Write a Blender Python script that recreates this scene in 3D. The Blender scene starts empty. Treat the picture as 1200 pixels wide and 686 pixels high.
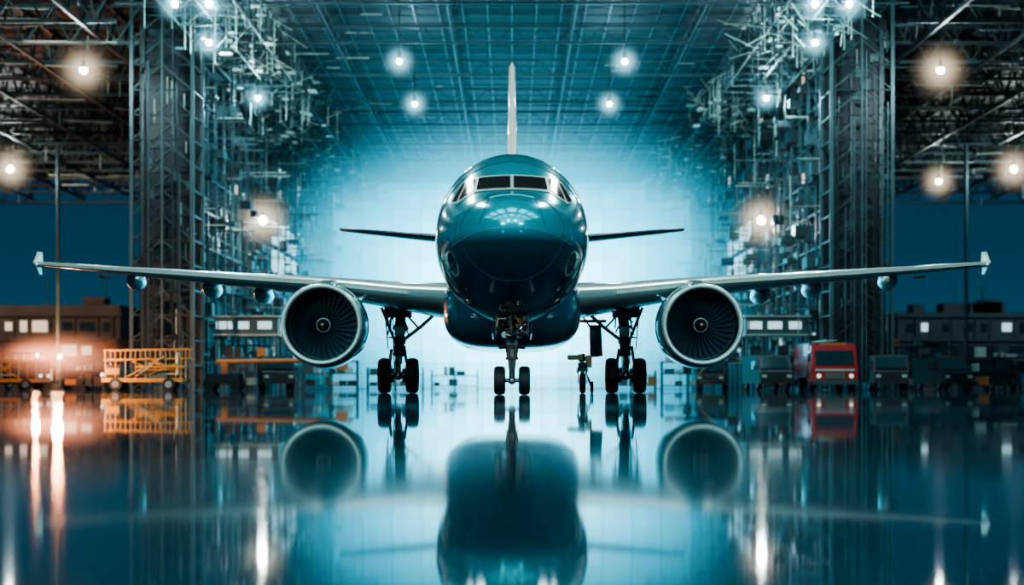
import bpy, bmesh, math, random
import numpy as np
from mathutils import Vector, Matrix
from mathutils.bvhtree import BVHTree
random.seed(7)
S = bpy.context.scene
PI = math.pi

# ---------------------------------------------------------------- materials
def mat(name, col, metal=0.0, rough=0.5, coat=0.0, emis=None, es=0.0, var=0.0, vscale=3.0, bump=0.0, spec=0.5):
    m = bpy.data.materials.new(name); m.use_nodes = True
    nt = m.node_tree; b = nt.nodes['Principled BSDF']
    b.inputs['Base Color'].default_value = (*col, 1)
    b.inputs['Metallic'].default_value = metal
    b.inputs['Roughness'].default_value = rough
    b.inputs['Coat Weight'].default_value = coat
    b.inputs['Coat Roughness'].default_value = 0.03
    b.inputs['Specular IOR Level'].default_value = spec
    if emis:
        b.inputs['Emission Color'].default_value = (*emis, 1)
        b.inputs['Emission Strength'].default_value = es
    tc = nt.nodes.new('ShaderNodeTexCoord')
    nz = nt.nodes.new('ShaderNodeTexNoise'); nz.inputs['Scale'].default_value = vscale
    nz.inputs['Detail'].default_value = 4
    nt.links.new(tc.outputs['Object'], nz.inputs['Vector'])
    if var > 0:
        mx = nt.nodes.new('ShaderNodeMix'); mx.data_type = 'RGBA'
        mx.inputs['A'].default_value = (*[c*(1-var) for c in col], 1)
        mx.inputs['B'].default_value = (*[min(1, c*(1+var)) for c in col], 1)
        nt.links.new(nz.outputs['Fac'], mx.inputs['Factor'])
        nt.links.new(mx.outputs['Result'], b.inputs['Base Color'])
    if bump > 0:
        bp = nt.nodes.new('ShaderNodeBump'); bp.inputs['Strength'].default_value = bump
        bp.inputs['Distance'].default_value = 0.02
        nt.links.new(nz.outputs['Fac'], bp.inputs['Height'])
        nt.links.new(bp.outputs['Normal'], b.inputs['Normal'])
    return m

M = {}
M['steel']   = mat('painted_steel', (0.055,0.10,0.11), 0.2, 0.5, var=0.6, vscale=0.6)
M['grid']    = mat('roof_grid_steel', (0.06,0.15,0.18), 0.2, 0.45, var=0.5, vscale=0.3)
M['steelb']  = mat('bright_steel', (0.36,0.44,0.38), 0.3, 0.4, var=0.5, vscale=0.6)
M['steeld']  = mat('dark_steel', (0.016,0.028,0.034), 0.2, 0.5, var=0.5, vscale=0.6)
M['roof']    = mat('roof_sheet', (0.006,0.018,0.026), 0.0, 0.6, var=0.5, vscale=0.2)
M['cream']   = mat('cream_paint', (0.66,0.70,0.62), 0.1, 0.3, 0.6, var=0.08)
M['frame']   = mat('windscreen_frame_paint', (0.62,0.64,0.55), 0.2, 0.35, 0.3)
M['wing']    = mat('wing_paint', (0.34,0.45,0.45), 0.35, 0.3, 0.5, var=0.15, vscale=1.2)
M['tailp']   = mat('tailplane_paint', (0.03,0.06,0.08), 0.3, 0.35, 0.4)
M['nacelle'] = mat('nacelle_paint', (0.16,0.36,0.41), 0.35, 0.25, 0.8, var=0.1, vscale=1.5)
M['lip']     = mat('satin_lip', (0.74,0.84,0.78), 0.35, 0.28, 0.4)
M['duct']    = mat('duct_liner', (0.015,0.035,0.048), 0.4, 0.35)
M['blade']   = mat('fan_blade', (0.055,0.11,0.145), 0.6, 0.35)
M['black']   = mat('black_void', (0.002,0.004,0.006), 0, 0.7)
M['rubber']  = mat('tyre_rubber', (0.008,0.012,0.016), 0, 0.6, bump=0.2, vscale=20)
M['hub']     = mat('wheel_hub', (0.35,0.4,0.42), 0.8, 0.35)
M['strut']   = mat('gear_strut', (0.22,0.27,0.27), 0.6, 0.35, var=0.35, vscale=4)
M['strutd']  = mat('gear_hydraulics', (0.04,0.055,0.065), 0.5, 0.4, var=0.3, vscale=6)
M['chrome']  = mat('oleo_chrome', (0.8,0.82,0.84), 1.0, 0.08)
M['copper']  = mat('copper_fitting', (0.45,0.25,0.12), 0.8, 0.35)
M['glass']   = mat('cockpit_glass', (0.02,0.022,0.022), 0.0, 0.12, 0.3)
M['seam']    = mat('panel_seam', (0.004,0.03,0.045), 0.2, 0.5)
M['seaml']   = mat('panel_seam_light', (0.12,0.45,0.5), 0.3, 0.4)
M['yellow']  = mat('yellow_paint', (0.42,0.25,0.05), 0, 0.45, 0.2, var=0.5)
M['ygreen']  = mat('yellow_green_paint', (0.35,0.40,0.12), 0, 0.4, 0.3, var=0.2)
M['orange']  = mat('orange_paint', (0.42,0.17,0.05), 0, 0.45, var=0.4)
M['red']     = mat('red_paint', (0.42,0.012,0.016), 0, 0.4, 0.3, var=0.3)
M['white']   = mat('white_paint', (0.45,0.5,0.5), 0, 0.4, 0.2)
M['darkgl']  = mat('vehicle_glass', (0.02,0.05,0.06), 0, 0.12, 0.3)
M['dark']    = mat('dark_plastic', (0.012,0.017,0.02), 0, 0.5)
M['concW']   = mat('warm_facade', (0.085,0.075,0.07), 0, 0.8, var=0.5, vscale=0.4)
M['concC']   = mat('cool_facade', (0.05,0.075,0.09), 0, 0.8, var=0.4, vscale=0.4)
M['winon']   = mat('lit_window', (0.6,0.6,0.5), 0, 0.4, emis=(1.0,0.80,0.6), es=0.7)
M['head']    = mat('headlight', (0.8,0.8,0.7), 0, 0.4, emis=(1.0,0.88,0.7), es=1.0)
M['winoff']  = mat('unlit_window', (0.02,0.035,0.05), 0, 0.2)
M['wincool'] = mat('cool_lit_window', (0.6,0.7,0.7), 0, 0.4, emis=(0.62,0.92,1.0), es=0.8)
M['hallglow'] = mat('added_hall_window_glow', (0.6,0.7,0.7), 0, 0.4, emis=(0.40,0.88,1.0), es=2.2)  # added glow out of view, mirrored by the nose paint
M['hall']    = mat('front_hall_cladding', (0.03,0.07,0.09), 0, 0.6, var=0.3, vscale=.3)
M['bulbc']   = mat('lamp_bulb_cool', (1,1,1), emis=(0.62,0.9,1.0), es=70)
M['bulbw']   = mat('lamp_bulb_warm', (1,1,1), emis=(1.0,0.82,0.52), es=28)
M['blue']    = mat('blue_panel', (0.03,0.12,0.2), 0, 0.5, var=0.3)
M['roofglow']     = mat('added_roof_glow', (0.5,0.7,0.7), 0, 0.5, emis=(0.40,0.90,1.0), es=4.6)  # added fill glow, overhead and unseen

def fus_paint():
    m = mat('teal_paint_dark_reflection', (0.02,0.22,0.29), 0.5, 0.2, 1.0)
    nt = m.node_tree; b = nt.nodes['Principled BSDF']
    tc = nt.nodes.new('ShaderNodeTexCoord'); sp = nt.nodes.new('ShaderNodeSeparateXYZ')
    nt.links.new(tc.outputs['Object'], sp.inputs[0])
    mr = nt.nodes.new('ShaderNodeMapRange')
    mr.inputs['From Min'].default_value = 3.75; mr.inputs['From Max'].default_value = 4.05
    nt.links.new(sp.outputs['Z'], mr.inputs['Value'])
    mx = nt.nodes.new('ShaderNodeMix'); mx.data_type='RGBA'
    mx.inputs['A'].default_value = (0.004,0.075,0.12,1)  # lower tone paints the dark floor reflection into the colour
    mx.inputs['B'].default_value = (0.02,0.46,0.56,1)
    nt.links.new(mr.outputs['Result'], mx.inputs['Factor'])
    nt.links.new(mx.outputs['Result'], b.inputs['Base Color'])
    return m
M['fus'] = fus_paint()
M['belly'] = mat('belly_fairing_paint', (0.008,0.13,0.21), 0.35, 0.25, 1.0)

def floor_mat():
    m = bpy.data.materials.new('polished_wet_concrete'); m.use_nodes = True
    nt = m.node_tree; b = nt.nodes['Principled BSDF']; L = nt.links.new
    tc = nt.nodes.new('ShaderNodeTexCoord')
    mp = nt.nodes.new('ShaderNodeMapping'); mp.inputs['Scale'].default_value = (0.16,0.22,1)
    mp.inputs['Location'].default_value = (3.3,1.7,0)
    L(tc.outputs['Object'], mp.inputs[0])
    n1 = nt.nodes.new('ShaderNodeTexNoise'); n1.inputs['Scale'].default_value = 1.0; n1.inputs['Detail'].default_value = 8
    n1.inputs['Roughness'].default_value = 0.6
    L(mp.outputs[0], n1.inputs['Vector'])
    n2 = nt.nodes.new('ShaderNodeTexNoise'); n2.inputs['Scale'].default_value = 0.9; n2.inputs['Detail'].default_value = 2
    L(tc.outputs['Object'], n2.inputs['Vector'])
    cr = nt.nodes.new('ShaderNodeValToRGB')
    cr.color_ramp.elements[0].position = 0.40; cr.color_ramp.elements[0].color = (0.003,0.024,0.042,1)
    cr.color_ramp.elements[1].position = 0.68; cr.color_ramp.elements[1].color = (0.025,0.075,0.095,1)
    L(n1.outputs['Fac'], cr.inputs[0])
    bk = nt.nodes.new('ShaderNodeTexBrick')
    bk.inputs['Scale'].default_value = 1.0; bk.offset = 0
    bk.inputs['Brick Width'].default_value = 6.0; bk.inputs['Row Height'].default_value = 6.0
    bk.inputs['Mortar Size'].default_value = 0.02
    bk.inputs['Color1'].default_value = (1,1,1,1); bk.inputs['Color2'].default_value = (0.85,0.85,0.85,1)
    bk.inputs['Mortar'].default_value = (0.35,0.35,0.35,1)
    L(tc.outputs['Object'], bk.inputs['Vector'])
    mu = nt.nodes.new('ShaderNodeMix'); mu.data_type='RGBA'; mu.blend_type='MULTIPLY'; mu.inputs['Factor'].default_value=1
    L(cr.outputs[0], mu.inputs['A']); L(bk.outputs['Color'], mu.inputs['B'])
    L(mu.outputs['Result'], b.inputs['Base Color'])
    mr = nt.nodes.new('ShaderNodeMapRange')
    mr.inputs['From Min'].default_value=0.5; mr.inputs['From Max'].default_value=0.66
    mr.inputs['To Min'].default_value=0.022; mr.inputs['To Max'].default_value=0.075
    L(n1.outputs['Fac'], mr.inputs['Value']); L(mr.outputs[0], b.inputs['Roughness'])
    bp = nt.nodes.new('ShaderNodeBump'); bp.inputs['Strength'].default_value=0.012; bp.inputs['Distance'].default_value=0.01
    L(n2.outputs['Fac'], bp.inputs['Height']); L(bp.outputs[0], b.inputs['Normal'])
    b.inputs['IOR'].default_value = 1.09
    return m
M['floor'] = floor_mat()

# ---------------------------------------------------------------- mesh builder
class MB:
    def __init__(s): s.v=[]; s.f=[]; s.m=[]; s.sm=[]; s.mats=[]
    def mi(s, k):
        mm = M[k]
        if mm not in s.mats: s.mats.append(mm)
        return s.mats.index(mm)
    def add(s, vs, fs, k, smooth=False):
        o=len(s.v); i=s.mi(k)
        s.v += [tuple(p) for p in vs]
        for f in fs:
            s.f.append([o+a for a in f]); s.m.append(i); s.sm.append(smooth)
    def box(s, c, d, k, rot=None):
        vs=[]
        for z in (-.5,.5):
            for y in (-.5,.5):
                for x in (-.5,.5):
                    p=Vector((x*d[0],y*d[1],z*d[2]))
                    if rot is not None: p = rot @ p
                    vs.append(p+Vector(c))
        s.add(vs,[(0,2,3,1),(4,5,7,6),(0,1,5,4),(2,6,7,3),(0,4,6,2),(1,3,7,5)],k)
    def beam(s,p,q,w,k,h=None):
        p=Vector(p);q=Vector(q);d=q-p;L=d.length
        if L<1e-5: return
        r = d.to_track_quat('Z','Y').to_matrix()
        s.box((p+q)/2,(w,h or w,L),k,r)
    def cyl(s,p,q,r,k,n=16,r2=None,cap=True,smooth=True):
        p=Vector(p);q=Vector(q);d=q-p; R=d.to_track_quat('Z','Y').to_matrix()
        r2 = r if r2 is None else r2
        vs=[]
        for c,rr in ((p,r),(q,r2)):
            for i in range(n):
                a=2*PI*i/n; vs.append(c+R@Vector((rr*math.cos(a),rr*math.sin(a),0)))
        s.add(vs,[(i,(i+1)%n,n+(i+1)%n,n+i) for i in range(n)],k,smooth)
        if cap:
            s.add(vs[:n],[tuple(range(n-1,-1,-1))],k); s.add(vs[n:],[tuple(range(n))],k)
    def rev(s,c,axis,prof,k,n=48,smooth=True):
        c=Vector(c); R=Vector(axis).to_track_quat('Z','Y').to_matrix()
        vs=[]
        for t,r in prof:
            for i in range(n):
                a=2*PI*i/n; vs.append(c+R@Vector((r*math.cos(a),r*math.sin(a),t)))
        fs=[]
        for j in range(len(prof)-1):
            for i in range(n):
                a=j*n+i;b=j*n+(i+1)%n
                fs.append((a,b,b+n,a+n))
        s.add(vs,fs,k,smooth)
    def sph(s,c,rad,k,n=16,m=10):
        if not hasattr(rad,'__len__'): rad=(rad,)*3
        vs=[];fs=[]
        for j in range(m+1):
            ph=PI*j/m
            for i in range(n):
                a=2*PI*i/n
                vs.append((c[0]+rad[0]*math.sin(ph)*math.cos(a),c[1]+rad[1]*math.sin(ph)*math.sin(a),c[2]+rad[2]*math.cos(ph)))
        for j in range(m):
            for i in range(n):
                a=j*n+i;b=j*n+(i+1)%n
                fs.append((a,a+n,b+n,b))
        s.add(vs,fs,k,True)
    def poly(s,pts,k): s.add(pts,[tuple(range(len(pts)))],k)
    def plate(s,pts,off,k):
        n=len(pts); off=Vector(off)
        a=[Vector(p) for p in pts]; b=[p+off for p in a]
        s.add(a+b,[tuple(range(n))[::-1],tuple(range(n,2*n))]+[(i,(i+1)%n,n+(i+1)%n,n+i) for i in range(n)],k)
    def obj(s,name,parent=None,loc=None,fix=True):
        me=bpy.data.meshes.new(name); me.from_pydata(s.v,[],s.f)
        for mm in s.mats: me.materials.append(mm)
        me.polygons.foreach_set('material_index',s.m)
        me.polygons.foreach_set('use_smooth',s.sm)
        me.update()
        if fix:
            bm=bmesh.new(); bm.from_mesh(me); bmesh.ops.recalc_face_normals(bm,faces=bm.faces); bm.to_mesh(me); bm.free()
        o=bpy.data.objects.new(name,me); S.collection.objects.link(o)
        if parent: o.parent=parent
        if loc: o.location=loc
        return o
def empty(name,loc=(0,0,0)):
    o=bpy.data.objects.new(name,None); o.location=loc; S.collection.objects.link(o); o.empty_display_size=0.3; return o

def interp(pts, sq=False):
    xs=np.array([p[0] for p in pts],float); ys=np.array([p[1] for p in pts],float)
    if sq: xs=np.sqrt(xs)
    d=np.diff(ys)/np.diff(xs); mm=np.zeros(len(xs))
    mm[0]=d[0]; mm[-1]=d[-1]
    for i in range(1,len(xs)-1):
        mm[i]=0 if d[i-1]*d[i]<=0 else 2*d[i-1]*d[i]/(d[i-1]+d[i])
    def f(x):
        if sq: x=math.sqrt(max(x,0))
        x=min(max(x,xs[0]),xs[-1])
        i=min(int(np.searchsorted(xs,x,side='right'))-1,len(xs)-2)
        h=xs[i+1]-xs[i];t=(x-xs[i])/h
        return float((2*t**3-3*t*t+1)*ys[i]+(t**3-2*t*t+t)*h*mm[i]+(-2*t**3+3*t*t)*ys[i+1]+(t**3-t*t)*h*mm[i+1])
    return f

# ================================================================= AIRPLANE
plane = empty('airplane')
top = interp([(0,4.12),(0.1,4.42),(0.5,4.74),(1.0,4.94),(1.7,5.14),(2.2,5.42),(2.8,5.78),(3.6,6.15),(4.6,6.44),(6,6.58),(24,6.58),(34,6.3)],True)
bot = interp([(0,4.12),(0.1,3.75),(0.5,3.28),(1,2.92),(2,2.48),(3.5,2.10),(5.5,1.93),(22,1.93),(28,3.4),(34,5.5)],True)
hw  = interp([(0,0),(0.1,.38),(.5,.86),(1,1.19),(2,1.61),(3,1.86),(4,2.0),(5.5,2.08),(23,2.08),(28,1.4),(34,.3)],True)
zc  = interp([(0,4.12),(2,4.10),(5,4.2),(22,4.2),(34,5.9)],True)
ys=[ (i/40)**2*6 for i in range(41)]+list(np.linspace(6.4,34,50))
N=96
fb=MB(); vs=[]; fs=[]
for y in ys:
    t_,b_,w_,c_=top(y),bot(y),hw(y),zc(y)
    if y==0: t_=b_=c_=4.12; w_=0.0
    for i in range(N):
        a=2*PI*i/N; cs,sn=math.cos(a),math.sin(a)
        z=c_+(t_-c_)*sn if sn>=0 else c_+(c_-b_)*sn
        vs.append((w_*cs,y,z))
for j in range(len(ys)-1):
    for i in range(N):
        a=j*N+i;b=j*N+(i+1)%N
        fs.append((a,b,b+N,a+N))
fs.append(tuple(range((len(ys)-1)*N,len(ys)*N)))
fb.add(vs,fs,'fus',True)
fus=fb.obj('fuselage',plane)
bvh=BVHTree.FromPolygons([Vector(v) for v in vs],fs)
def surf(x,z,off=0.012):
    h,n,_,_=bvh.ray_cast(Vector((x,-5,z)),Vector((0,1,0)))
    if h is None: return None
    if n.y>0: n=-n
    return h+n*off
CAMY=-41; F=2000.0; CH=0.22; HY=453.5
def w2(px,py,d):
    return ((px-599.5)*d/F, (HY-py)*d/F+CH)

def patch(b,quad,k,off,n=10):
    P=[]
    (a,bq,c,d)=quad
    for j in range(n+1):
        for i in range(n+1):
            u=i/n;v=j/n
            x=(1-u)*(1-v)*a[0]+u*(1-v)*bq[0]+u*v*c[0]+(1-u)*v*d[0]
            z=(1-u)*(1-v)*a[1]+u*(1-v)*bq[1]+u*v*c[1]+(1-u)*v*d[1]
            p=surf(x,z,off)
            if p is None: return
            P.append(p)
    b.add(P,[(j*(n+1)+i,j*(n+1)+i+1,(j+1)*(n+1)+i+1,(j+1)*(n+1)+i) for j in range(n) for i in range(n)],k,True)
D1=43.3
panes=[[(561,207.5),(597.6,206.5),(597.6,223.5),(558.5,224)],
       [(547.5,209.5),(557.5,208),(554,225.5),(538,236.5)],
       [(540.5,213),(545,211),(535,237.5),(529.5,235.5)]]
frames=[[(559,205),(599.5,204),(599.5,226),(555.5,226.6)],
        [(546,208),(559.1,205.4),(556.1,227.6),(535.6,239.6)],
        [(539,212.3),(546.1,208.4),(536,240.4),(527.8,236.6)]]
wb=MB(); fr=MB()
for sgn in (1,-1):
    for q in panes:
        qq=[w2(*p,D1) for p in q]; patch(wb,[(sgn*p[0],p[1]) for p in qq],'glass',0.035)
    for q in frames:
        qq=[w2(*p,D1) for p in q]; patch(fr,[(sgn*p[0],p[1]) for p in qq],'frame',0.018)
wb.obj('cockpit_windows',plane); fr.obj('windscreen_frame',plane)

sb=MB()
def sline(pts,w=0.012,k='seam'):
    prev=None
    for x,z in pts:
        p=surf(x,z,0.004)
        if p is not None and prev is not None: sb.beam(prev,p,w,k)
        prev=p
for yy in (1.15,3.4):
    P=[]
    t_,b_,w_,c_=top(yy),bot(yy),hw(yy),zc(yy)
    for i in range(N+1):
        a=2*PI*i/N; sn=math.sin(a)
        P.append(Vector((w_*1.003*math.cos(a),yy-0.003,(c_+(t_-c_)*sn*1.003 if sn>=0 else c_+(c_-b_)*sn*1.003))))
    for i in range(N): sb.beam(P[i],P[i+1],0.018,'seam')
sline([(0,z) for z in np.linspace(2.9,2.0,12)],.014)
for sx in (1,-1):
    sline([(sx*x,4.97-0.25*x*x) for x in np.linspace(0.0,1.5,18)],0.018,'seaml')
    sline([(sx*(0.55+0.25*t),4.9-0.75*t) for t in np.linspace(0,1,10)],0.014)
    sline([(sx*(0.3+1.2*t),4.05-0.3*t*t) for t in np.linspace(0,1,14)],0.016,'seaml')
    sline([(sx*(1.25+0.35*t),3.5-0.3*t) for t in np.linspace(0,1,6)],0.03,'strutd')
    sline([(sx*(0.12+0.45*t),5.20+0.12*t) for t in np.linspace(0,1,6)],0.02,'dark')
    sb.cyl((sx*1.48,1.9,3.9),(sx*1.61,1.7,3.9),0.02,'chrome',8)
    for k in range(34):
        y=6.5+k*0.53
        sb.box((sx*2.04,y,4.75),(0.03,0.23,0.33),'glass')
sb.obj('nose_panel_seams',plane)

# belly fairing
bf=MB(); vs=[];fs=[]
st=[(8.0,1.3,2.0,3.2),(8.4,1.85,1.6,3.35),(9.3,2.05,1.40,3.45),(11,2.1,1.34,3.5),(18,2.1,1.34,3.5),(20.5,1.9,1.6,3.4),(22.5,1.3,2.1,3.2)]
n=64
for (y,w,zb,zt) in st:
    c=(zb+zt)/2+0.25
    for i in range(n):
        a=2*PI*i/n;cs,sn=math.cos(a),math.sin(a)
        x=w*math.copysign(abs(cs)**(2/3.4),cs)
        z=c+(zt-c if sn>0 else c-zb)*math.copysign(abs(sn)**(2/3.4),sn)
        vs.append((x,y,z))
for j in range(len(st)-1):
    for i in range(n):
        a=j*n+i;b=j*n+(i+1)%n; fs.append((a,b,b+n,a+n))
fs.append(tuple(range(n))[::-1]); fs.append(tuple(range((len(st)-1)*n,len(st)*n)))
bf.add(vs,fs,'belly',True)
bfo=bf.obj('belly_fairing',plane)
sub=bfo.modifiers.new('s','SUBSURF'); sub.levels=1; sub.render_levels=1

def airfoil(n=18,t=0.12,camber=0.02):
    up=[];lo=[]
    for i in range(n+1):
        c=(1-math.cos(PI*i/n))/2
        yt=5*t*(.2969*math.sqrt(c)-.126*c-.3516*c*c+.2843*c**3-.1036*c**4)
        cm=camber*4*c*(1-c)
        up.append((c,cm+yt)); lo.append((c,cm-yt))
    return up[::-1]+lo[1:-1]
def loft(stations,k,vertical=False,camber=0.02,b=None,sgn=1):
    b=b or MB(); vs=[];fs=[];n=None
    for (s,yle,z,ch,th,inc) in stations:
        af=airfoil(18,th/ch,camber); n=len(af)
        ci,si=math.cos(inc),math.sin(inc)
        for (c,h) in af:
            yy=yle+(c*ci+h*si)*ch; hh=(h*ci-c*si)*ch
            vs.append((z+hh,yy,s) if vertical else (sgn*s,yy,z+hh))
    for j in range(len(stations)-1):
        for i in range(n):
            a=j*n+i;c=j*n+(i+1)%n; fs.append((a,c,c+n,a+n))
    fs.append(tuple(range(n))); fs.append(tuple(range((len(stations)-1)*n,len(stations)*n))[::-1])
    b.add(vs,fs,k,True); return b
def lerp_st(st,n):
    out=[]
    for i in range(len(st)-1):
        for k in range(n):
            t=k/n; out.append(tuple(a+(b-a)*t for a,b in zip(st[i],st[i+1])))
    return out+[st[-1]]
R=math.radians
wst=[(1.5,10.6,2.95,8.0,1.15,R(3.5)),(3.2,11.7,3.12,6.8,.88,R(3)),(6.2,13.5,3.52,5.0,.58,R(2.3)),(10,15.8,3.90,3.7,.42,R(1.6)),(14,18.1,4.30,2.5,.27,R(1)),(16.95,19.8,4.62,1.6,.17,R(.5))]
for sgn,nm in ((1,'starboard'),(-1,'port')):
    b=loft(lerp_st(wst,5),'wing',sgn=sgn,camber=0.015)
    pts=lerp_st(wst[1:],5)
    for i in range(len(pts)-1):
        p,q=pts[i],pts[i+1]
        b.beam((sgn*p[0],p[1]-0.01,p[2]+0.01),(sgn*q[0],q[1]-0.01,q[2]+0.01),0.07,'cream',0.09)  # cream strip paints the highlight along the leading edge
        b.beam((sgn*p[0],p[1]+0.09*p[3],p[2]-p[4]*0.40-.02),(sgn*q[0],q[1]+0.09*q[3],q[2]-q[4]*0.40-.02),0.02,'seam')
    b.obj('wing_'+nm,plane)
    t=MB()
    x=sgn*16.93
    t.plate([(x,19.5,4.62),(x+sgn*.10,20.4,5.08),(x+sgn*.10,20.9,5.10),(x+sgn*.03,20.8,4.6),(x+sgn*.05,20.7,4.28),(x+sgn*.03,20.3,4.26)],(sgn*0.05,0,0),'frame')
    t.sph((sgn*16.9,19.75,4.6),0.05,'wincool',8,6)
    t.obj('wingtip_fence_'+nm,plane)
    f=MB()
    for (fx,fz,l) in ((13.7,4.02,1.2),(10.7,3.66,1.5),(8.75,3.42,1.7)):
        yc=19.2+(fx-8.75)*0.42
        f.sph((sgn*fx,yc,fz+.05),(0.27,l,0.34),'nacelle',18,12)
        f.box((sgn*fx,yc-0.2,fz+.22),(0.2,l*1.1,0.3),'nacelle')
    f.cyl((sgn*14.6,19.6,4.12),(sgn*14.25,19.6,4.08),0.035,'yellow',8)
    f.sph((sgn*14.6,19.6,4.12),(0.1,.1,.06),'yellow',8,6)
    f.obj('flap_track_fairings_'+nm,plane)
    loft(lerp_st([(0.3,27.6,6.05,4.0,.42,0),(7.3,31.2,6.92,1.5,.13,0)],4),'tailp',sgn=sgn,camber=0).obj('tailplane_'+nm,plane)
loft([(6.2,24.6,0,8.0,.52,0),(7.0,26.2,0,6.4,.54,0),(13.8,31.0,0,2.5,.26,0),(14.0,31.4,0,2.0,.08,0)],'cream',vertical=True,camber=0).obj('tail_fin',plane)

# engines
for sgn,nm in ((1,'starboard'),(-1,'port')):
    e=MB(); c=(sgn*5.60,9.0,2.05)
    ax=(0,1,0)
    e.rev(c,ax,[(0.16,1.205),(0.4,1.25),(0.9,1.27),(1.6,1.28),(2.4,1.24),(3.2,1.12),(3.9,0.98),(4.0,0.95),(4.0,0.9)],'nacelle',64)
    lip=[]
    for i in range(13):
        a=PI*i/12; lip.append((0.16-0.17*math.sin(a),1.13+0.075*math.cos(a)))
    e.rev(c,ax,lip,'lip',64)
    e.rev(c,ax,[(0.16,1.055),(0.5,1.02),(0.95,1.03),(1.4,1.03)],'duct',64)
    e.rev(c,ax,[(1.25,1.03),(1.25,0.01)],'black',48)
    e.rev(c,ax,[(0.72,1.02),(0.72,1.0),(0.78,1.0)],'steel',64)
    e.rev(c,ax,[(0.40,0.002),(0.44,0.06),(0.54,0.14),(0.68,0.21),(0.83,0.27),(1.0,0.30)],'duct',32)
    e.rev(c,ax,[(0.625,0.175),(0.645,0.20),(0.68,0.222),(0.70,0.20)],'lip',32)
    e.sph((c[0],c[1]+.41,c[2]),0.07,'copper',12,8)
    nb=32
    for k in range(nb):
        a0=2*PI*k/nb; P=[]
        for j in range(7):
            r=0.24+(1.01-0.24)*j/6
            tw=R(32+30*j/6); chd=0.17+0.05*j/6
            sweep=0.10*(j/6)**2
            for s_ in (-.5,.5):
                da=(s_*chd*math.sin(tw))/r+sweep; dy=0.86+s_*chd*math.cos(tw)
                P.append((c[0]+r*math.cos(a0+da),c[1]+dy,c[2]+r*math.sin(a0+da)))
        e.add(P,[(2*j,2*j+1,2*j+3,2*j+2) for j in range(6)],'blade',True)
    e.rev(c,ax,[(3.6,0.75),(4.4,0.62),(5.0,0.5),(5.0,0.35)],'strutd',32)
    e.rev(c,ax,[(4.6,0.3),(5.5,0.02)],'strutd',24)
    e.plate([(c[0]-sgn*1.0,c[1]+.9,c[2]+.80),(c[0]-sgn*1.0,c[1]+2.0,c[2]+.80),(c[0]-sgn*1.22,c[1]+2.0,c[2]+.98),(c[0]-sgn*1.16,c[1]+1.5,c[2]+.94)],(0,0,.02),'nacelle')
    o=e.obj('engine_'+nm,plane,fix=False)
    p=MB()
    p.plate([(c[0]-.17,c[1]+.8,c[2]+1.2),(c[0]-.17,c[1]+2.0,c[2]+1.42),(c[0]-.17,c[1]+5.2,3.55),(c[0]-.17,c[1]+9.2,3.2),(c[0]-.17,c[1]+8.0,2.9),(c[0]-.17,c[1]+4.5,2.2),(c[0]-.17,c[1]+2.5,2.6)],(.34,0,0),'nacelle')
    p.obj('pylon_'+nm,plane)

def wheel(b,c,r,w,hubside=0):
    c=Vector(c); pr=[]
    n=10
    for i in range(n+1):
        a=PI*i/n-PI/2
        pr.append((w/2*math.sin(a)*1.0, r-0.28*r*(1-math.cos(a)**0.5 if math.cos(a)>0 else 1)))
    pr=[(-w*0.42,r*0.55)]+pr+[(w*0.42,r*0.55)]
    b.rev(c,(1,0,0),pr,'rubber',40)
    b.rev(c,(1,0,0),[(-w*.42,r*.56),(-w*.30,r*.5),(-w*.22,r*.2),(-w*.4,r*.16),(-w*.4,.001)],'hub',32)
    b.rev(c,(1,0,0),[(w*.42,r*.56),(w*.30,r*.5),(w*.22,r*.2),(w*.4,r*.16),(w*.4,.001)],'hub',32)
    for g in (-.2,0,.2):
        b.rev(c,(1,0,0),[(g*w-.006,r*1.002),(g*w+.006,r*1.002)],'black',40)

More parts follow.
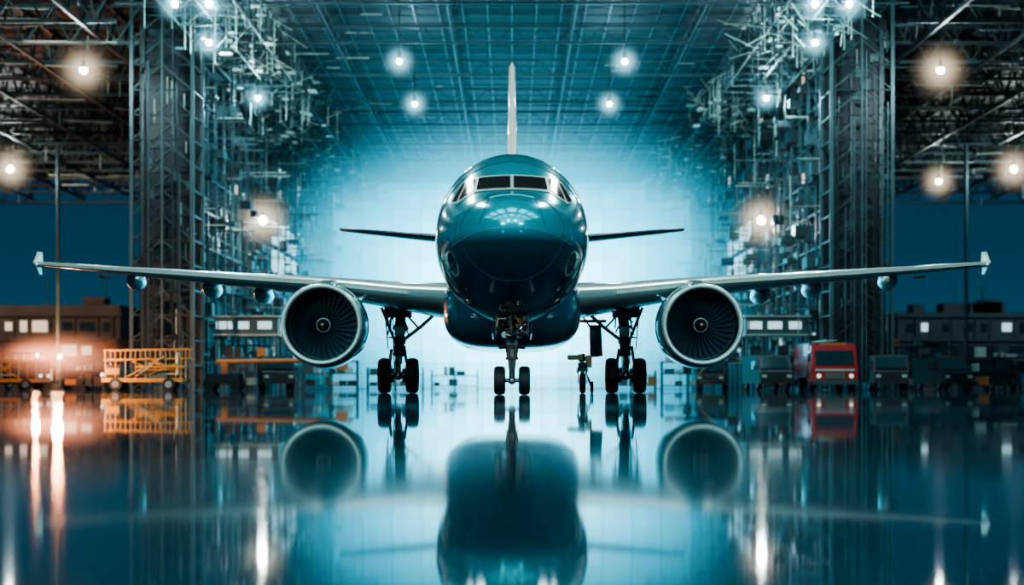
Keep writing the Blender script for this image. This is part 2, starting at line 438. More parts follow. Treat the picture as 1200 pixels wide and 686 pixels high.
# main landing gear
for sgn,nm in ((1,'starboard'),(-1,'port')):
    g=MB(); X=sgn*3.86; Y=17.0
    for dx in (-.47,.47): wheel(g,(X+dx,Y,0.6),0.6,0.43)
    g.cyl((X-.6,Y,.6),(X+.6,Y,.6),0.09,'strut',16)
    for dx in (-.2,.2): g.cyl((X+dx-.06,Y,.6),(X+dx+.06,Y,.6),0.24,'strutd',24)
    g.cyl((X,Y,.55),(X-sgn*.02,Y,1.35),0.085,'chrome',20)
    g.cyl((X-sgn*.02,Y,1.25),(X-sgn*.1,Y,3.1),0.17,'strut',20)
    for z in (1.27,1.7,2.2): g.cyl((X-sgn*.03,Y,z),(X-sgn*.035,Y,z+.09),0.22,'strutd',20)
    g.sph((X,Y,.6),(.16,.16,.16),'strut')
    for dx in (-.07,.07):
        g.beam((X+dx,Y-.1,.68),(X+dx,Y-.45,1.02),.045,'strut',.07); g.beam((X+dx,Y-.45,1.02),(X+dx,Y-.12,1.38),.045,'strut',.07)
    g.cyl((X-sgn*.1,Y-.05,1.75),(X-sgn*.75,Y,2.25),.06,'strut',12)
    g.cyl((X-sgn*.75,Y,2.25),(X-sgn*1.3,Y,2.75),.06,'strut',12)
    g.cyl((X-sgn*.7,Y-.02,2.2),(X-sgn*.2,Y-.02,2.75),.035,'strutd',12)
    g.cyl((X+sgn*.05,Y-.1,1.6),(X+sgn*.55,Y-.3,2.9),.05,'strutd',12)
    g.cyl((X,Y+.1,1.5),(X,Y+1.2,2.9),.06,'strut',12)
    for i in range(5):
        o=-.18+.09*i
        g.cyl((X+o*.7,Y-.17,.8+.05*i),(X+o,Y-.2,2.9),.018,'dark',6)
    g.cyl((X-.3,Y-.1,1.0),(X-.22,Y-.1,1.5),.055,'copper',12)
    g.cyl((X+.28,Y-.1,1.05),(X+.2,Y-.1,1.6),.05,'strutd',12)
    g.box((X,Y-.2,1.55),(.26,.12,.18),'strutd'); g.box((X-sgn*.05,Y-.22,2.1),(.34,.14,.3),'strut')
    g.box((X,Y-.05,2.75),(.9,.6,.35),'strutd')
    for i in range(14):
        a=random.uniform(-.4,.4)
        g.cyl((X+a,Y-.25,1.9+random.random()*.7),(X+random.uniform(-.4,.4),Y-.25,2.8),.03,random.choice(('strut','strutd')),6)
    g.plate([(X+sgn*.42,Y-.5,2.95),(X+sgn*.42,Y+.6,2.95),(X+sgn*.30,Y+.5,1.5),(X+sgn*.30,Y-.35,1.5)],(sgn*.04,0,0),'wing')
    g.beam((X,Y,1.9),(X+sgn*.33,Y,1.9),.05,'strut')
    g.obj('main_landing_gear_'+nm,plane)
dd=MB()
dd.plate([(2.60,16.3,2.3),(2.62,16.3,1.2),(3.05,16.4,1.25),(3.0,16.4,2.3)],(0,.06,0),'blue')
dd.beam((2.7,17,2.2),(2.4,17,2.6),.06,'strut')
dd.beam((2.2,17,2.45),(3.2,17,2.45),.1,'strutd')
dd.obj('main_gear_door',plane)

# nose gear
g=MB(); Y=5.2
for dx in (-.335,.335): wheel(g,(dx,Y,.39),.39,.31)
g.cyl((-.45,Y,.39),(.45,Y,.39),.06,'strut',14)
g.sph((0,Y,.39),.11,'strut')
g.cyl((0,Y,.4),(0,Y-.05,1.0),.06,'chrome',18)
g.cyl((0,Y-.05,.92),(0,Y-.1,2.3),.12,'strut',20)
for z in (.95,1.25,1.6): g.cyl((0,Y-.06,z),(0,Y-.06,z+.07),.17,'strutd',20)
for dx in (-.06,.06):
    g.beam((dx,Y-.08,.46),(dx,Y-.36,.72),.04,'strut',.06); g.beam((dx,Y-.36,.72),(dx,Y-.13,1.0),.04,'strut',.06)
for s_ in (-1,1):
    g.cyl((s_*.12,Y-.14,1.32),(s_*.36,Y-.14,1.30),.07,'strutd',12)
    g.cyl((s_*.05,Y,1.5),(s_*.42,Y+.3,2.2),.045,'strut',10)
    g.cyl((s_*.20,Y-.3,1.62),(s_*.20,Y-.18,1.62),.10,'strut',20)
    g.cyl((s_*.20,Y-.31,1.62),(s_*.20,Y-.30,1.62),.085,'chrome',20)
    g.cyl((s_*.12,Y-.16,1.0),(s_*.26,Y-.2,2.1),.025,'dark',6)
    g.cyl((s_*.08,Y-.18,.7),(s_*.16,Y-.22,2.1),.018,'copper',6)
    g.plate([(s_*.45,Y-1.3,2.22),(s_*.45,Y+.9,2.1),(s_*.50,Y+.8,1.52),(s_*.50,Y-1.2,1.62)],(s_*.03,0,0),'belly')
    g.beam((s_*.45,Y-.5,1.95),(s_*.2,Y-.3,2.2),.03,'strut')
g.box((0,Y-.2,1.42),(.3,.14,.16),'strut'); g.box((0,Y-.22,1.85),(.42,.18,.14),'strutd')
g.plate([(-.43,Y-1.75,2.48),(.43,Y-1.75,2.48),(.43,Y-1.3,1.86),(-.43,Y-1.3,1.86)],(0,.04,0),'black')
for i in range(44):
    x0=random.uniform(-.38,.38);z0=random.uniform(1.55,2.42);x1=x0+random.uniform(-.25,.25);z1=z0+random.uniform(-.25,.25)
    g.cyl((x0,Y-1.75+random.random()*.1,z0),(max(-.42,min(.42,x1)),Y-1.78,max(1.55,min(2.46,z1))),random.choice((.015,.025,.035)),random.choice(('strut','strutd','copper','chrome')),7)
for i in range(12):
    g.box((random.uniform(-.34,.34),Y-1.55,random.uniform(1.65,2.3)),(.13,.2,.1),random.choice(('strut','strutd','dark')))
for s_ in (-1,1): g.beam((s_*.42,Y-1.8,2.48),(s_*.42,Y-1.5,1.6),.05,'strut')
g.cyl((0,Y-1.3,2.0),(0,Y-.1,1.35),.05,'strut',12)
g.obj('nose_landing_gear',plane)

# wheeled hydraulic jack under the belly edge
j=MB(); X,Y=2.42,15.2
j.cyl((X-.1,Y,.62),(X-.1,Y,1.1),.07,'chrome',16); j.cyl((X-.1,Y,1.05),(X-.14,Y,1.30),.12,'strutd',16)
wheel(j,(X-.1,Y-.1,.33),.33,.2); wheel(j,(X+.22,Y+.2,.2),.2,.1)
j.beam((X-.24,Y-.1,.33),(X-.24,Y,.8),.05,'strut'); j.beam((X+.04,Y-.1,.33),(X+.04,Y,.8),.05,'strut'); j.box((X-.1,Y,.78),(.36,.25,.12),'strut')
j.beam((X,Y,.7),(X+.22,Y+.2,.2),.05,'strutd')
j.box((X-.35,Y-.15,1.18),(.5,.3,.16),'ygreen'); j.box((X+.10,Y-.1,1.05),(.2,.2,.4),'copper'); j.box((X-.1,Y-.15,.92),(.3,.25,.2),'strutd')
j.cyl((X-.3,Y-.1,.7),(X+.1,Y-.1,1.0),.03,'strut',8)
j.obj('aircraft_jack')

# ================================================================= HANGAR
fl=MB(); fl.poly([(-300,-120,0),(300,-120,0),(300,500,0),(-300,500,0)],'floor'); fl.obj('floor',fix=False)
ZR=25.0
cl=MB(); cl.box((0,30,ZR+.1),(150,260,.2),'roof'); cl.obj('ceiling')

def truss(b,p,q,h,k,w=.14,step=2.5,wd=0.09):
    p=Vector(p);q=Vector(q);L=(q-p).length;n=max(2,int(L/step));dn=Vector((0,0,-h))
    b.beam(p,q,w,k); b.beam(p+dn,q+dn,w,k)
    for i in range(n):
        a=p+(q-p)*(i/n);c=p+(q-p)*((i+1)/n);mid=(a+c)/2
        b.beam(a,mid+dn,wd,k); b.beam(mid+dn,c,wd,k)
g=MB()
for x in np.arange(-24,24.1,1.6): g.beam((x,40,ZR-.35),(x,159,ZR-.35),.07,'grid')
for y in np.arange(40,160,2.6): g.beam((-24,y,ZR-.35),(24,y,ZR-.35),.09,'grid')
for x in np.arange(-20,20.1,8): truss(g,(x,50,ZR-.5),(x,159,ZR-.5),.8,'steel',.12,2.5,.05)
for y in np.arange(62,160,12): truss(g,(-24,y,ZR-.5),(24,y,ZR-.5),1.1,'steel',.14,2.0,.06)
for i in range(160):
    x=random.uniform(-22,22); y=random.uniform(58,150); L=random.uniform(.5,3)
    if abs(x)>6: g.beam((x,y,ZR-.9),(x+L,y,ZR-.9),.08,random.choice(('steel','steelb','steeld')),.1)
g.obj('roof_grid')
g=MB()
for x in np.arange(-60,60.1,6): g.beam((x,-95,ZR-.5),(x,50,ZR-.5),.3,'steel')
for y in np.arange(-95,50,6): g.beam((-70,y,ZR-.5),(70,y,ZR-.5),.3,'steel')
g.obj('roof_beams')
# unseen glowing roof panels, added to light the aircraft and reflect in its nose
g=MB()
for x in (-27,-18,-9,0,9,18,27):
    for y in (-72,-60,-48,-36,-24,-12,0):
        g.box((x,y,ZR-.15),(6.5,7,.1),'roofglow')
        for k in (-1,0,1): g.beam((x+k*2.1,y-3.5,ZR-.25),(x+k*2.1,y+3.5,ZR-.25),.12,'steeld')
g.obj('added_glow_panels')
for s_ in (-1,1):
    g=MB()
    for x in np.arange(26,74,6): truss(g,(s_*x,50,ZR-.2),(s_*x,159,ZR-.2),2.6,'steeld',.2,3.5,.12)
    for y in np.arange(56,160,6.5): truss(g,(s_*24,y,ZR-.2),(s_*74,y,ZR-.2),2.4,random.choice(('steel','steeld','steel')),.22,2.8,.12)
    for i in range(620):  # bright members paint highlight streaks across the side roof
        x=random.uniform(24,72);y=random.uniform(55,158);z=ZR-random.uniform(.4,3.2)
        L=random.uniform(.6,6)
        if random.random()<.75: g.beam((s_*x,y,z),(s_*(x+L),y+random.uniform(-1,1),z),random.uniform(.05,.22),random.choice(('steel','steeld','steelb','steel')),.10)
        else: g.beam((s_*x,y,z),(s_*x,y,z-random.uniform(.3,1.6)),.10,random.choice(('steel','steelb')))
    truss(g,(s_*24,159.5,ZR-.1),(s_*74,159.5,ZR-.1),3.0,'steel',.3,3,.16)
    g.obj('roof_truss')
for s_ in (-1,1):
    g=MB()
    for x in (15.5,17.6,19.8):
        truss(g,(s_*x,45,ZR-.8),(s_*x,158,ZR-.8),2.4,'steel',.11,2.2,.07)
    for y in np.arange(45,158,2.6):
        g.beam((s_*15.5,y,ZR-3.2),(s_*19.8,y,ZR-3.2),.09,'steel'); g.beam((s_*15.5,y,ZR-.8),(s_*19.8,y+2.6,ZR-3.2),.06,'steel')
        cluster = 1 if (y%28)<15 else 0.3  # brighter steel in clusters paints the lit stretches of the gallery
        for r_ in range(7):
            if random.random()<.7*cluster:
                x=random.uniform(14,20.5); g.beam((s_*x,y,ZR-2.2),(s_*x,y,ZR-2.2-random.uniform(.5,3.0)),.05,'steelb')
            if random.random()<.6*cluster:
                x=random.uniform(14,20); z=ZR-random.uniform(1.5,5)
                g.box((s_*x,y,z),(random.uniform(.15,.7),random.uniform(.2,1.0),random.uniform(.06,.16)),random.choice(('steelb','steel','steelb','cream')))
            if random.random()<.8*cluster:
                x=random.uniform(14,20); z=ZR-random.uniform(1.5,5)
                g.beam((s_*x,y,z),(s_*(x+random.uniform(-2,2)),y+random.uniform(-3,3),z+random.uniform(-1,1)),.045,'steelb')
    g.obj('gallery_truss')
for s_,nm in ((-1,'left'),(1,'right')):
    g=MB()
    X=21.5
    for y in np.arange(72,159,3.6):
        for x in (X,X+3):
            g.beam((s_*x,y,0),(s_*x,y,ZR),.24,'steel')
        for z in np.arange(2.5,ZR,2.5):
            g.beam((s_*X,y,z),(s_*(X+3),y,z),.14,'steel')
            if random.random()<.6: g.beam((s_*X,y,z),(s_*(X+3),y,min(z+2.5,ZR)),.09,'steel')
            for r_ in range(2):
                zz=z+random.uniform(-1,1)
                if random.random()<.55: g.beam((s_*X,y,zz),(s_*(X-random.uniform(.8,4.2)),y,zz),.08,random.choice(('steelb','steel','steel','steeld')))
                if random.random()<.5:
                    xx=X-random.uniform(0,3.6); g.beam((s_*xx,y,zz),(s_*xx,y,max(0.1,zz-random.uniform(1,4))),.07,random.choice(('steelb','steel','steel','steeld')))
                if random.random()<.5:
                    g.box((s_*(X-random.uniform(-1,2.2)),y+1.2,zz+.6),(random.uniform(.3,1.2),random.uniform(.5,2.),random.uniform(.15,.9)),random.choice(('steel','steeld','steeld','steel')))
    for z in np.arange(2.5,ZR,2.5):
        for x in (X,X+3): g.beam((s_*x,72,z),(s_*x,158,z),.14,'steel')
        g.beam((s_*X,72,z+1.0),(s_*X,158,z+1.0),.05,'steel')
        for y in np.arange(72,155,3.6):
            if random.random()<.5: g.beam((s_*X,y,z),(s_*X,y+3.6,min(z+2.5,ZR)),.08,'steel')
            r=random.random()
            if r<.10: g.box((s_*(X+1.5),y+1.8,z+1.2),(.05,2.6,1.2),'wincool')
            elif r<.15: g.box((s_*(X+.5),y+1.8,z+1.0),(.05,1.6,.8),'winon')
            elif r<.75: g.box((s_*(X+2.9),y+1.8,z+1.25),(.05,3.4,2.4),'steeld')
    for y in (112,116.5,121,125.5):
        for z in (11.5,14.0):
            g.box((s_*(X-.2),y,z),(.08,3.2,2.0),'wincool')
    g.obj('wall_'+nm)
for s_ in (-1,1):
    g=MB(); x0,x1=20.4,24.3; y0,y1=68,71.5
    for x in (x0,x1,(x0+x1)/2):
        for y in (y0,y1): g.beam((s_*x,y,0),(s_*x,y,ZR-.3),.22 if x!=(x0+x1)/2 else .14,'steel')
    g.box((s_*(x0+x1)/2,y1+.1,ZR/2),(x1-x0,.08,ZR-1),'steeld')
    for z in np.arange(0,ZR-1,1.6):
        for y in (y0,y1):
            g.beam((s_*x0,y,z),(s_*x1,y,z),.10,'steeld')
            xm=(x0+x1)/2
            g.beam((s_*x0,y,z),(s_*xm,y,z+1.6),.06,'steel'); g.beam((s_*xm,y,z+1.6),(s_*x1,y,z),.06,'steel')
        for r_ in range(5):
            xx=random.uniform(x0+.3,x1-.3); zz=z+random.uniform(0,1.5)
            if random.random()<.5: g.box((s_*xx,y0+random.uniform(.2,2.5),zz),(random.uniform(.2,1.3),.3,random.uniform(.1,.7)),random.choice(('steel','steeld','steeld')))
            else: g.beam((s_*xx,y0+.1,zz),(s_*xx,y0+.1,zz+random.uniform(.5,2)),.06,random.choice(('steel','steelb','steeld')))
        g.beam((s_*x0,y0,z),(s_*x0,y1,z),.10,'steel')
    for i in range(12):
        x=random.uniform(x0,x1); g.cyl((s_*x,y0-.1,0),(s_*x,y0-.1,random.uniform(10,24)),.05,random.choice(('steel','steeld','steeld')),8)
    g.obj('lattice_column')
    p=MB(); p.cyl((s_*41.5,115,0),(s_*41.5,115,23),.18,'steel',12); p.box((s_*41.5,115,.2),(1,1,.4),'steeld'); p.box((s_*41.5,115,22.6),(.9,.9,.3),'steeld'); p.obj('roof_post')

# end wall: glowing panels stand in for the bright open end, falloff painted in
for i in range(7):
    t=i/6   # 0 centre .. 1 edge
    M['endglow%d'%i]=mat('end_glow_panel_%d'%i,(0.4,0.7,0.8),0,0.5,emis=(0.55*(1-t)+.05*t,0.96*(1-t)+.55*t,1.0*(1-t)+.80*t),es=4.0*(1-t)**1.5+.35)
g=MB()
for x in np.arange(-21,20.9,1.75):
    for z in np.arange(0,ZR-1,1.5):
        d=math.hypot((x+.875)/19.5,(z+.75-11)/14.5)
        g.box((x+.875,159,z+.75),(1.75,.1,1.5),'endglow%d'%int(max(0,min(6,(d-.35)*10))))
for x in np.arange(-21,21.1,3.5): g.beam((x,158.8,0),(x,158.8,ZR-.5),.08,'steel')
for z in np.arange(0,ZR-1,3.0): g.beam((-21,158.8,z),(21,158.8,z),.06,'steel')
g.obj('end_glow_wall')

# front wall of the bay behind the working area, its glowing window bands added for nose reflections
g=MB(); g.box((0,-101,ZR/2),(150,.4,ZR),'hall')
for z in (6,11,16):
    for x in np.arange(-66,66,5): g.box((x+2,-100.7,z),(3.6,.2,1.8),'hallglow')
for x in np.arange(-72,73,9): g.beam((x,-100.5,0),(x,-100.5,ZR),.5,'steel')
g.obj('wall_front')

def glow_volume(name,c,half,cent,rad,col,st,absd=0.0,parent=None,power=1.0):  # self-glowing volume that stands in for scattered light
    m=bpy.data.materials.new(name+'_emission'); m.use_nodes=True; nt=m.node_tree; nt.nodes.clear(); L=nt.links.new
    out=nt.nodes.new('ShaderNodeOutputMaterial')
    tc=nt.nodes.new('ShaderNodeTexCoord'); mp=nt.nodes.new('ShaderNodeMapping')
    mp.inputs['Location'].default_value=[-a/b for a,b in zip(cent,rad)]
    mp.inputs['Scale'].default_value=[1/a for a in rad]
    L(tc.outputs['Object'],mp.inputs[0])
    ln=nt.nodes.new('ShaderNodeVectorMath'); ln.operation='LENGTH'; L(mp.outputs[0],ln.inputs[0])
    mr=nt.nodes.new('ShaderNodeMapRange'); mr.interpolation_type='SMOOTHERSTEP' if power==1 else 'LINEAR'
    mr.inputs['From Min'].default_value=1; mr.inputs['From Max'].default_value=0
    mr.inputs['To Min'].default_value=0; mr.inputs['To Max'].default_value=1
    L(ln.outputs['Value'],mr.inputs['Value'])
    pp=nt.nodes.new('ShaderNodeMath'); pp.operation='POWER'; pp.inputs[1].default_value=power; L(mr.outputs[0],pp.inputs[0])
    pw=nt.nodes.new('ShaderNodeMath'); pw.operation='MULTIPLY'; pw.inputs[1].default_value=st; L(pp.outputs[0],pw.inputs[0])
    em=nt.nodes.new('ShaderNodeEmission'); em.inputs['Color'].default_value=(*col,1); L(pw.outputs[0],em.inputs['Strength'])
    if absd>0:
        ab=nt.nodes.new('ShaderNodeVolumeAbsorption'); ab.inputs['Color'].default_value=(0,0,0,1)
        dm=nt.nodes.new('ShaderNodeMath'); dm.operation='MULTIPLY'; dm.inputs[1].default_value=absd; L(mr.outputs[0],dm.inputs[0]); L(dm.outputs[0],ab.inputs['Density'])
        ad=nt.nodes.new('ShaderNodeAddShader'); L(em.outputs[0],ad.inputs[0]); L(ab.outputs[0],ad.inputs[1]); L(ad.outputs[0],out.inputs['Volume'])
    else: L(em.outputs[0],out.inputs['Volume'])
    M[name]=m; b=MB(); b.box((0,0,0),[2*h for h in half],name)
    o=b.obj(name,parent); o.location=c
    return o
glow_volume('glow_volume',(0,120,12.2),(33,37,12.1),(0,12,-1),(31,50,19),(0.045,0.60,0.86),0.13,0.020)  # added cyan glow around the bright end, fading outward

# ---------------------------------------------------------------- lamps
def lamp(px,py,z,warm,power,r=.17,glow=1.6,gs=3.4):
    d=(z-CH)*F/(HY-py); x=(px-600)*d/F; y=CAMY+d
    col=(1,.80,.55) if warm else (.35,.82,1)
    b=MB()
    b.cyl((0,0,.25),(0,0,.6),.12,'steeld',12); b.cyl((0,0,.12),(0,0,.27),.38,'steeld',16,r2=.14); b.cyl((0,0,.6),(0,0,max(.8,ZR-.2-z if z>15 else .8)),.03,'steeld',6)
    b.sph((0,0,0),r,'bulbw' if warm else 'bulbc',14,10)
    o=b.obj('hangar_lamp',loc=(x,y,z))
    ld=bpy.data.lights.new('lamp_light','POINT'); ld.energy=power; ld.color=(.82,.97,.97) if warm else (.5,.90,1); ld.shadow_soft_size=.3
    lo=bpy.data.objects.new('lamp_light',ld); S.collection.objects.link(lo); lo.parent=o; lo.location=(0,-.3,-.5)
    glow_volume('lamp_halo_'+('w' if warm else 'c')+str(px),(0,0,0),(glow,glow,glow),(0,0,0),(glow,glow,glow),col,gs,0,o,power=4.0)  # glowing volume imitates the halo around the lamp
for sx in (0,1):
    f=(lambda p:1200-p) if sx else (lambda p:p)
    lamp(f(205),5,20.5,False,2200); lamp(f(245),5,20.5,False,2200); lamp(f(245),50,20.5,False,2200)
    lamp(f(302),115,20.5,False,2200); lamp(f(468),72,20.5,False,900); lamp(f(486),122,20.5,False,900)
    lamp(f(98),82,20,True,2200,.25,2.6,1.5); lamp(f(12),198,20,True,2200,.32,3.2,1.3)
    lamp(f(308),258,13.0,True,1500,.32,3.2,1.4)
lamp(1100,212,20,True,1500,.28,2.8,1.3)

def area(name,loc,rot,sx,sy,e,col):
    ld=bpy.data.lights.new(name,'AREA'); ld.shape='RECTANGLE'; ld.size=sx; ld.size_y=sy; ld.energy=e; ld.color=col
    o=bpy.data.objects.new(name,ld); o.location=loc; o.rotation_euler=rot; S.collection.objects.link(o); return o
area('overhead_fill',(-11,26,23),(0,0,0),2,14,4000,(.85,1,.95))  # unseen overhead fill, added to light the aircraft from above
area('overhead_fill',(11,26,23),(0,0,0),2,14,4000,(.85,1,.95))
def spot(loc,tgt,e,col,ang=60,rad=1.0):  # unseen fill spots, added to brighten the front of the aircraft
    ld=bpy.data.lights.new('front_fill','SPOT'); ld.energy=e; ld.color=col; ld.spot_size=R(ang); ld.spot_blend=.5; ld.shadow_soft_size=rad
    o=bpy.data.objects.new('front_fill',ld); o.location=loc; S.collection.objects.link(o)
    o.rotation_euler=(Vector(tgt)-Vector(loc)).to_track_quat('-Z','Y').to_euler()
spot((-34,-50,18),(-6,12,3),36000,(.82,.99,.97),36,3.0); spot((34,-50,18),(6,12,3),36000,(.82,.99,.97),36,3.0)
spot((-9,-34,23),(-2,9,4),9000,(.65,.95,1),24,1.5); spot((9,-34,23),(2,9,4),9000,(.65,.95,1),24,1.5)

# ---------------------------------------------------------------- apron buildings & vehicles
def building(x0,x1,y,h,fac,nm,lit,litk):
    b=MB(); w=x1-x0; D=14
    b.box(((x0+x1)/2,y+D/2,h/2),(w,D,h),fac)
    fh=2.6; nf=int(h/fh)
    for f_ in range(nf):
        z=1.5+f_*fh
        b.box(((x0+x1)/2,y-.15,z+1.2),(w+.4,.5,.25),fac)
        x=x0+1.0
        while x<x1-1:
            ww=random.choice((.7,1.0,1.6))
            if x+ww>x1-.5: break
            b.box((x+ww/2,y-.05,z),(ww,.25,random.choice((.9,1.2))),litk if random.random()<lit else 'winoff')
            b.box((x+ww+.3,y-.2,z),(.14,.3,2.2),fac)
            x+=ww+random.choice((.6,.9,1.6))
    for i in range(9):
        ux=random.uniform(x0+2,x1-2); b.box((ux,y+4,h+.5),(random.uniform(1.,3),3,random.uniform(.6,2.2)),fac)
    for i in range(4):
        ux=random.uniform(x0+2,x1-2); b.cyl((ux,y+3,h),(ux,y+3,h+3),.08,'steel',8)
    b.obj(nm)
building(-82,-42,142,9.0,'concW','terminal_building',.55,'winon')
building(-100,-84,152,13,'concW','terminal_building',.4,'winon')
building(42,84,145,8.3,'concC','terminal_building',.38,'wincool')

# red fire truck, facing camera
b=MB()
b.box((0,3.6,1.75),(2.7,5.0,2.0),'red'); b.box((0,3.6,2.8),(2.5,4.8,.15),'steel')
b.box((0,.75,.95),(2.7,1.7,.9),'red')
b.plate([(-1.32,-.1,1.35),(-1.32,1.6,1.35),(-1.32,1.6,2.65),(-1.32,.35,2.65)],(2.64,0,0),'red')
b.plate([(-1.15,-.12,1.5),(1.15,-.12,1.5),(1.12,.2,2.35),(-1.12,.2,2.35)],(0,.05,0),'darkgl')
b.box((0,-.14,1.2),(2.3,.06,.12),'white'); b.box((0,-.14,.85),(1.2,.1,.35),'dark')
for i in range(4): b.box((0,-.2,.72+.09*i),(1.15,.04,.03),'steelb')
for s_ in (-1,1):
    b.cyl((s_*.95,-.2,.85),(s_*.95,-.1,.85),.16,'steelb',16); b.sph((s_*.95,-.2,.85),(.12,.05,.12),'head',12,8)
    b.box((s_*1.5,.1,1.95),(.1,.12,.5),'dark'); b.beam((s_*1.32,.2,2.2),(s_*1.5,.1,2.1),.04,'dark')
    b.box((s_*1.34,.9,2.0),(.03,.7,.6),'darkgl')
    for yy in (.9,4.6): wheel(b,(s_*1.15,yy,.5),.5,.36)
b.box((0,-.25,.48),(2.7,.3,.25),'steel'); b.box((0,.6,2.74),(1.6,.3,.16),'orange'); b.box((0,3.5,.6),(2.0,6,.25),'dark')
for i in range(8): b.beam((-.3,1.2+i*.6,2.98),(.3,1.2+i*.6,2.98),.04,'steelb')
for s_ in (-.3,.3): b.beam((s_,1.0,2.98),(s_,5.9,2.98),.06,'steelb')
b.obj('fire_truck',loc=(18.9,59,0))

def loader(nm,loc,rz,k='yellow'):
    b=MB()
    b.box((0,0,.6),(4.6,1.9,.22),k); b.box((-1.7,0,1.1),(.9,1.6,.7),'dark'); b.box((-1.7,-.82,1.1),(.8,.05,.35),k)
    for s_ in (-1,1):
        for xx in (-1.5,1.5):
            b.cyl((xx,s_*.8,.36),(xx,s_*1.02,.36),.36,'rubber',20); b.cyl((xx,s_*1.02,.36),(xx,s_*1.04,.36),.2,'hub',14)
        b.beam((-2.2,s_*.8,1.75),(2.6,s_*.8,1.85),.09,k)
        for i in range(9):
            x=-2.1+i*.57; z=1.75+.1*(i/8.4)
            b.beam((x,s_*.85,z),(x,s_*.85,z+.55),.05,k)
            b.beam((x,s_*.78,.7),(x,s_*.78,z),.05,k if i%2 else 'steelb')
        b.beam((-2.2,s_*.85,2.3),(2.6,s_*.85,2.4),.06,k)
        b.beam((-.9,s_*.7,.8),(1.2,s_*.7,1.8),.08,k); b.beam((1.2,s_*.7,.8),(-.6,s_*.7,1.7),.08,k)
        b.cyl((-.6,s_*.75,.95),(2.2,s_*.75,.95),.05,'steelb',8); b.beam((2.2,s_*.8,.7),(2.2,s_*.8,1.9),.07,k)
        b.cyl((-.4,s_*.9,1.35),(2.4,s_*.9,1.35),.06,k,8)
    b.beam((-2.2,0,1.70),(2.6,0,1.80),1.5,'dark',.08)
    b.sph((-2.3,-.6,.9),.12,'head',10,8); b.sph((-2.3,.6,.9),.12,'head',10,8)
    b.box((.8,-.6,1.0),(.9,.5,.5),'steel'); b.box((.2,.2,1.1),(1.6,.8,.7),'dark'); b.box((1.7,-.3,1.2),(.5,.6,.6),'orange')
    b.cyl((2.0,-.8,.9),(2.0,-.8,2.2),.1,'steelb',10); b.cyl((-.3,-.9,.85),(.6,-.9,1.5),.05,'steelb',8)
    for i in range(7):
        b.cyl((random.uniform(-1,2.2),-.92,random.uniform(.8,1.6)),(random.uniform(-1,2.2),-.92,random.uniform(.8,2.2)),.035,random.choice(('yellow','steelb','dark')),6)
    o=b.obj(nm,loc=loc); o.rotation_euler=(0,0,rz); return o
loader('baggage_loader',(-21.2,57.5,0),R(3)); loader('baggage_loader',(-31.5,66,0),R(172),'orange')

def van(loc,rz,k,nm='service_van',h=2.1):
    b=MB()
    b.plate([(-1,-2.4,.4),(-1,2.4,.4),(-1,2.4,h),(-1,-1.2,h),(-1,-1.9,1.25),(-1,-2.4,1.1)],(2,0,0),k)
    b.plate([(-.88,-1.93,1.3),(.88,-1.93,1.3),(.85,-1.27,h-.12),(-.85,-1.27,h-.12)],(0,-.04,.02),'darkgl')
    for s_ in (-1,1):
        b.box((s_*1.01,-.7,1.5),(.02,1.0,.5),'darkgl'); b.box((s_*.75,-2.42,.85),(.3,.05,.18),'steelb'); b.box((s_*1.12,-1.6,1.35),(.18,.08,.22),'dark')
        for yy in (-1.5,1.5): wheel(b,(s_*.88,yy,.34),.34,.22)
    b.box((0,-2.42,.8),(1.0,.05,.2),'dark'); b.box((0,-2.46,.5),(2.0,.12,.2),'dark')
    o=b.obj(nm,loc=loc); o.rotation_euler=(0,0,rz)
van((22.6,61.5,0),R(-8),'dark'); van((27.5,68,0),R(10),'steeld'); van((15.4,62,0),R(5),'steeld')
van((33,77,0),R(20),'dark'); van((-29,76,0),R(-15),'dark'); van((-35.5,81,0),R(-30),'steeld'); van((38,86,0),R(5),'steeld')
van((-14.8,66,0),R(12),'steeld'); van((14.2,80,0),R(-10),'steeld')

def rack(loc,w,h,k):
    b=MB()
    for x in (-w/2,w/2,0):
        for y in (-.6,.6): b.beam((x,y,0),(x,y,h),.1,k)
    z=.3
    while z<h:
        b.box((0,0,z),(w,1.3,.08),k)
        x=-w/2+.2
        while x<w/2-.5:
            ww=random.uniform(.3,.8); hh=random.uniform(.2,.75)
            if random.random()<.8: b.box((x+ww/2,0,z+.04+hh/2),(ww,.9,hh),random.choice(('steelb','orange','steel','blue','steeld','dark','dark')))
            x+=ww+.12
        z+=.9
    b.obj('equipment_rack',loc=loc)
rack((-17.2,69.5,0),3.0,2.2,'steel'); rack((-13.5,86,0),4,2.2,'steel'); rack((17.2,67,0),2.6,2.4,'steeld'); rack((13.5,90,0),4,2.2,'steel')
rack((-28.5,86,0),4.5,3.2,'steeld'); rack((28.5,80,0),5,3.2,'steeld'); rack((-9.5,98,0),4.5,1.8,'steel'); rack((10.0,102,0),4,1.6,'steel')
rack((31.5,70,0),4.5,2.4,'steeld'); rack((-38,72,0),4.5,2.4,'steeld'); rack((-26.3,64,0),2.6,1.8,'steeld'); rack((37,72,0),4.5,2.2,'steeld')
rack((-5,108,0),4,1.7,'steel'); rack((-32,90,0),4,2.6,'steeld')
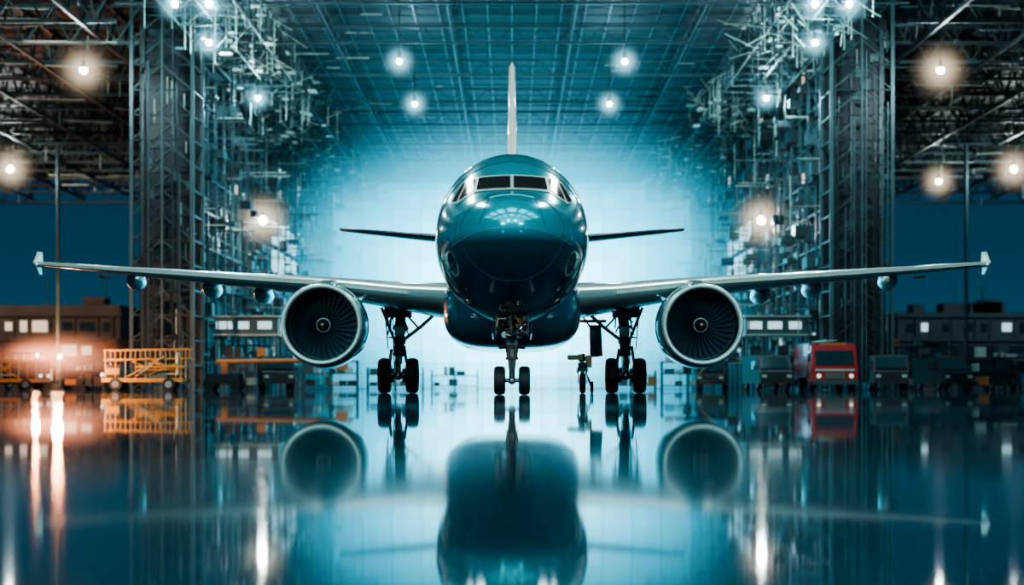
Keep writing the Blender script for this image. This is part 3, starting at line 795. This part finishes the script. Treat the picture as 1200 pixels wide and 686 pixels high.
for s_ in (-1,1):
    b=MB()
    b.box((0,0,4.3),(4.2,2,1.1),'steel')
    for x in (-1.5,-.2,1.2): b.box((x,-1.03,4.35),(random.uniform(.7,1.1),.06,.5),'wincool')
    b.box((0,0,4.95),(4.5,2.4,.12),'steelb'); b.box((0,0,3.7),(4.5,2.4,.12),'steelb')
    for x in (-1.9,-.7,.7,1.9): b.box((x,-1.08,4.35),(.1,.05,.65),'steel')
    for x in (-2.0,2.0):
        for y in (-.9,.9): b.beam((x,y,0),(x,y,3.7),.16,'steel')
    for i in range(10): b.box((-s_*(2.4+i*.3),-.6,3.5-i*.36),(.3,.8,.05),'steel')
    b.beam((-s_*2.4,-1,4.4),(-s_*5.4,-1,.9),.05,'yellow')
    b.obj('mezzanine_office',loc=(s_*17.8,74.5,0))
b=MB(); b.box((0,0,.7),(2.0,1.8,.6),'dark'); b.cyl((-.5,0,1.75),(6.8,0,1.85),.14,'orange',12); b.beam((0,0,1.0),(0,0,1.7),.4,'orange'); b.box((7.2,0,1.6),(.7,.9,.7),'orange')
for x in (-.8,.8):
    for y in (-.9,.9): b.cyl((x,y-.12,.35),(x,y+.12,.35),.35,'rubber',16)
b.obj('boom_lift',loc=(-17.6,63.5,0))
for (x,y,z,nm,pw) in ((-25.3,54.5,1.9,'a',5000),(-42,110,3.0,'b',9000)):
    b=MB(); b.cyl((0,0,-z),(0,0,-.2),.05,'steeld',8); b.box((0,0,-z+.05),(.5,.5,.1),'steeld'); b.sph((0,0,0),.12,'bulbw',12,8)
    o=b.obj('work_light',loc=(x,y,z))
    ld=bpy.data.lights.new('lamp_light','POINT'); ld.energy=pw; ld.color=(1,.42,.2); ld.shadow_soft_size=.3
    lo=bpy.data.objects.new('lamp_light',ld); S.collection.objects.link(lo); lo.parent=o; lo.location=(0,-.5,.3)
    glow_volume('work_light_halo_'+nm,(0,0,0),(4.6,2.2,1.85),(0,0,0),(4.6,2.2,1.85),(1,.34,.18),1.8,0,o,power=2.5)  # glowing volume imitates the orange halo
area('apron_floodlight',(-55,120,20),(R(60),0,0),4,2,3500,(1,.75,.6))
area('apron_floodlight',(55,120,20),(R(60),0,0),4,2,2500,(.7,.92,1))

# ---------------------------------------------------------------- world
w=bpy.data.worlds.new('World'); S.world=w; w.use_nodes=True; nt=w.node_tree; L=nt.links.new
bg=nt.nodes['Background']; tc=nt.nodes.new('ShaderNodeTexCoord'); sp=nt.nodes.new('ShaderNodeSeparateXYZ'); L(tc.outputs['Generated'],sp.inputs[0])
cr=nt.nodes.new('ShaderNodeValToRGB'); e=cr.color_ramp.elements
e[0].position=0; e[0].color=(0.010,0.085,0.14,1); e[1].position=.35; e[1].color=(0.004,0.025,0.055,1)
m_=e.new(.08); m_.color=(0.006,0.052,0.10,1)
L(sp.outputs['Z'],cr.inputs[0]); L(cr.outputs[0],bg.inputs['Color']); bg.inputs['Strength'].default_value=1.0

# ---------------------------------------------------------------- camera
cd=bpy.data.cameras.new('camera'); co=bpy.data.objects.new('camera',cd); S.collection.objects.link(co)
co.location=(0,CAMY,CH); co.rotation_euler=(R(90),0,0)
cd.sensor_width=36; cd.lens=60; cd.shift_y=(HY-343)/1200; cd.clip_end=2000; cd.clip_start=.05
cd.dof.use_dof=True; cd.dof.focus_distance=51; cd.dof.aperture_fstop=0.45
S.camera=co
S.view_settings.view_transform='AgX'
try: S.view_settings.look='AgX - Medium High Contrast'
except Exception as ex: print(ex)
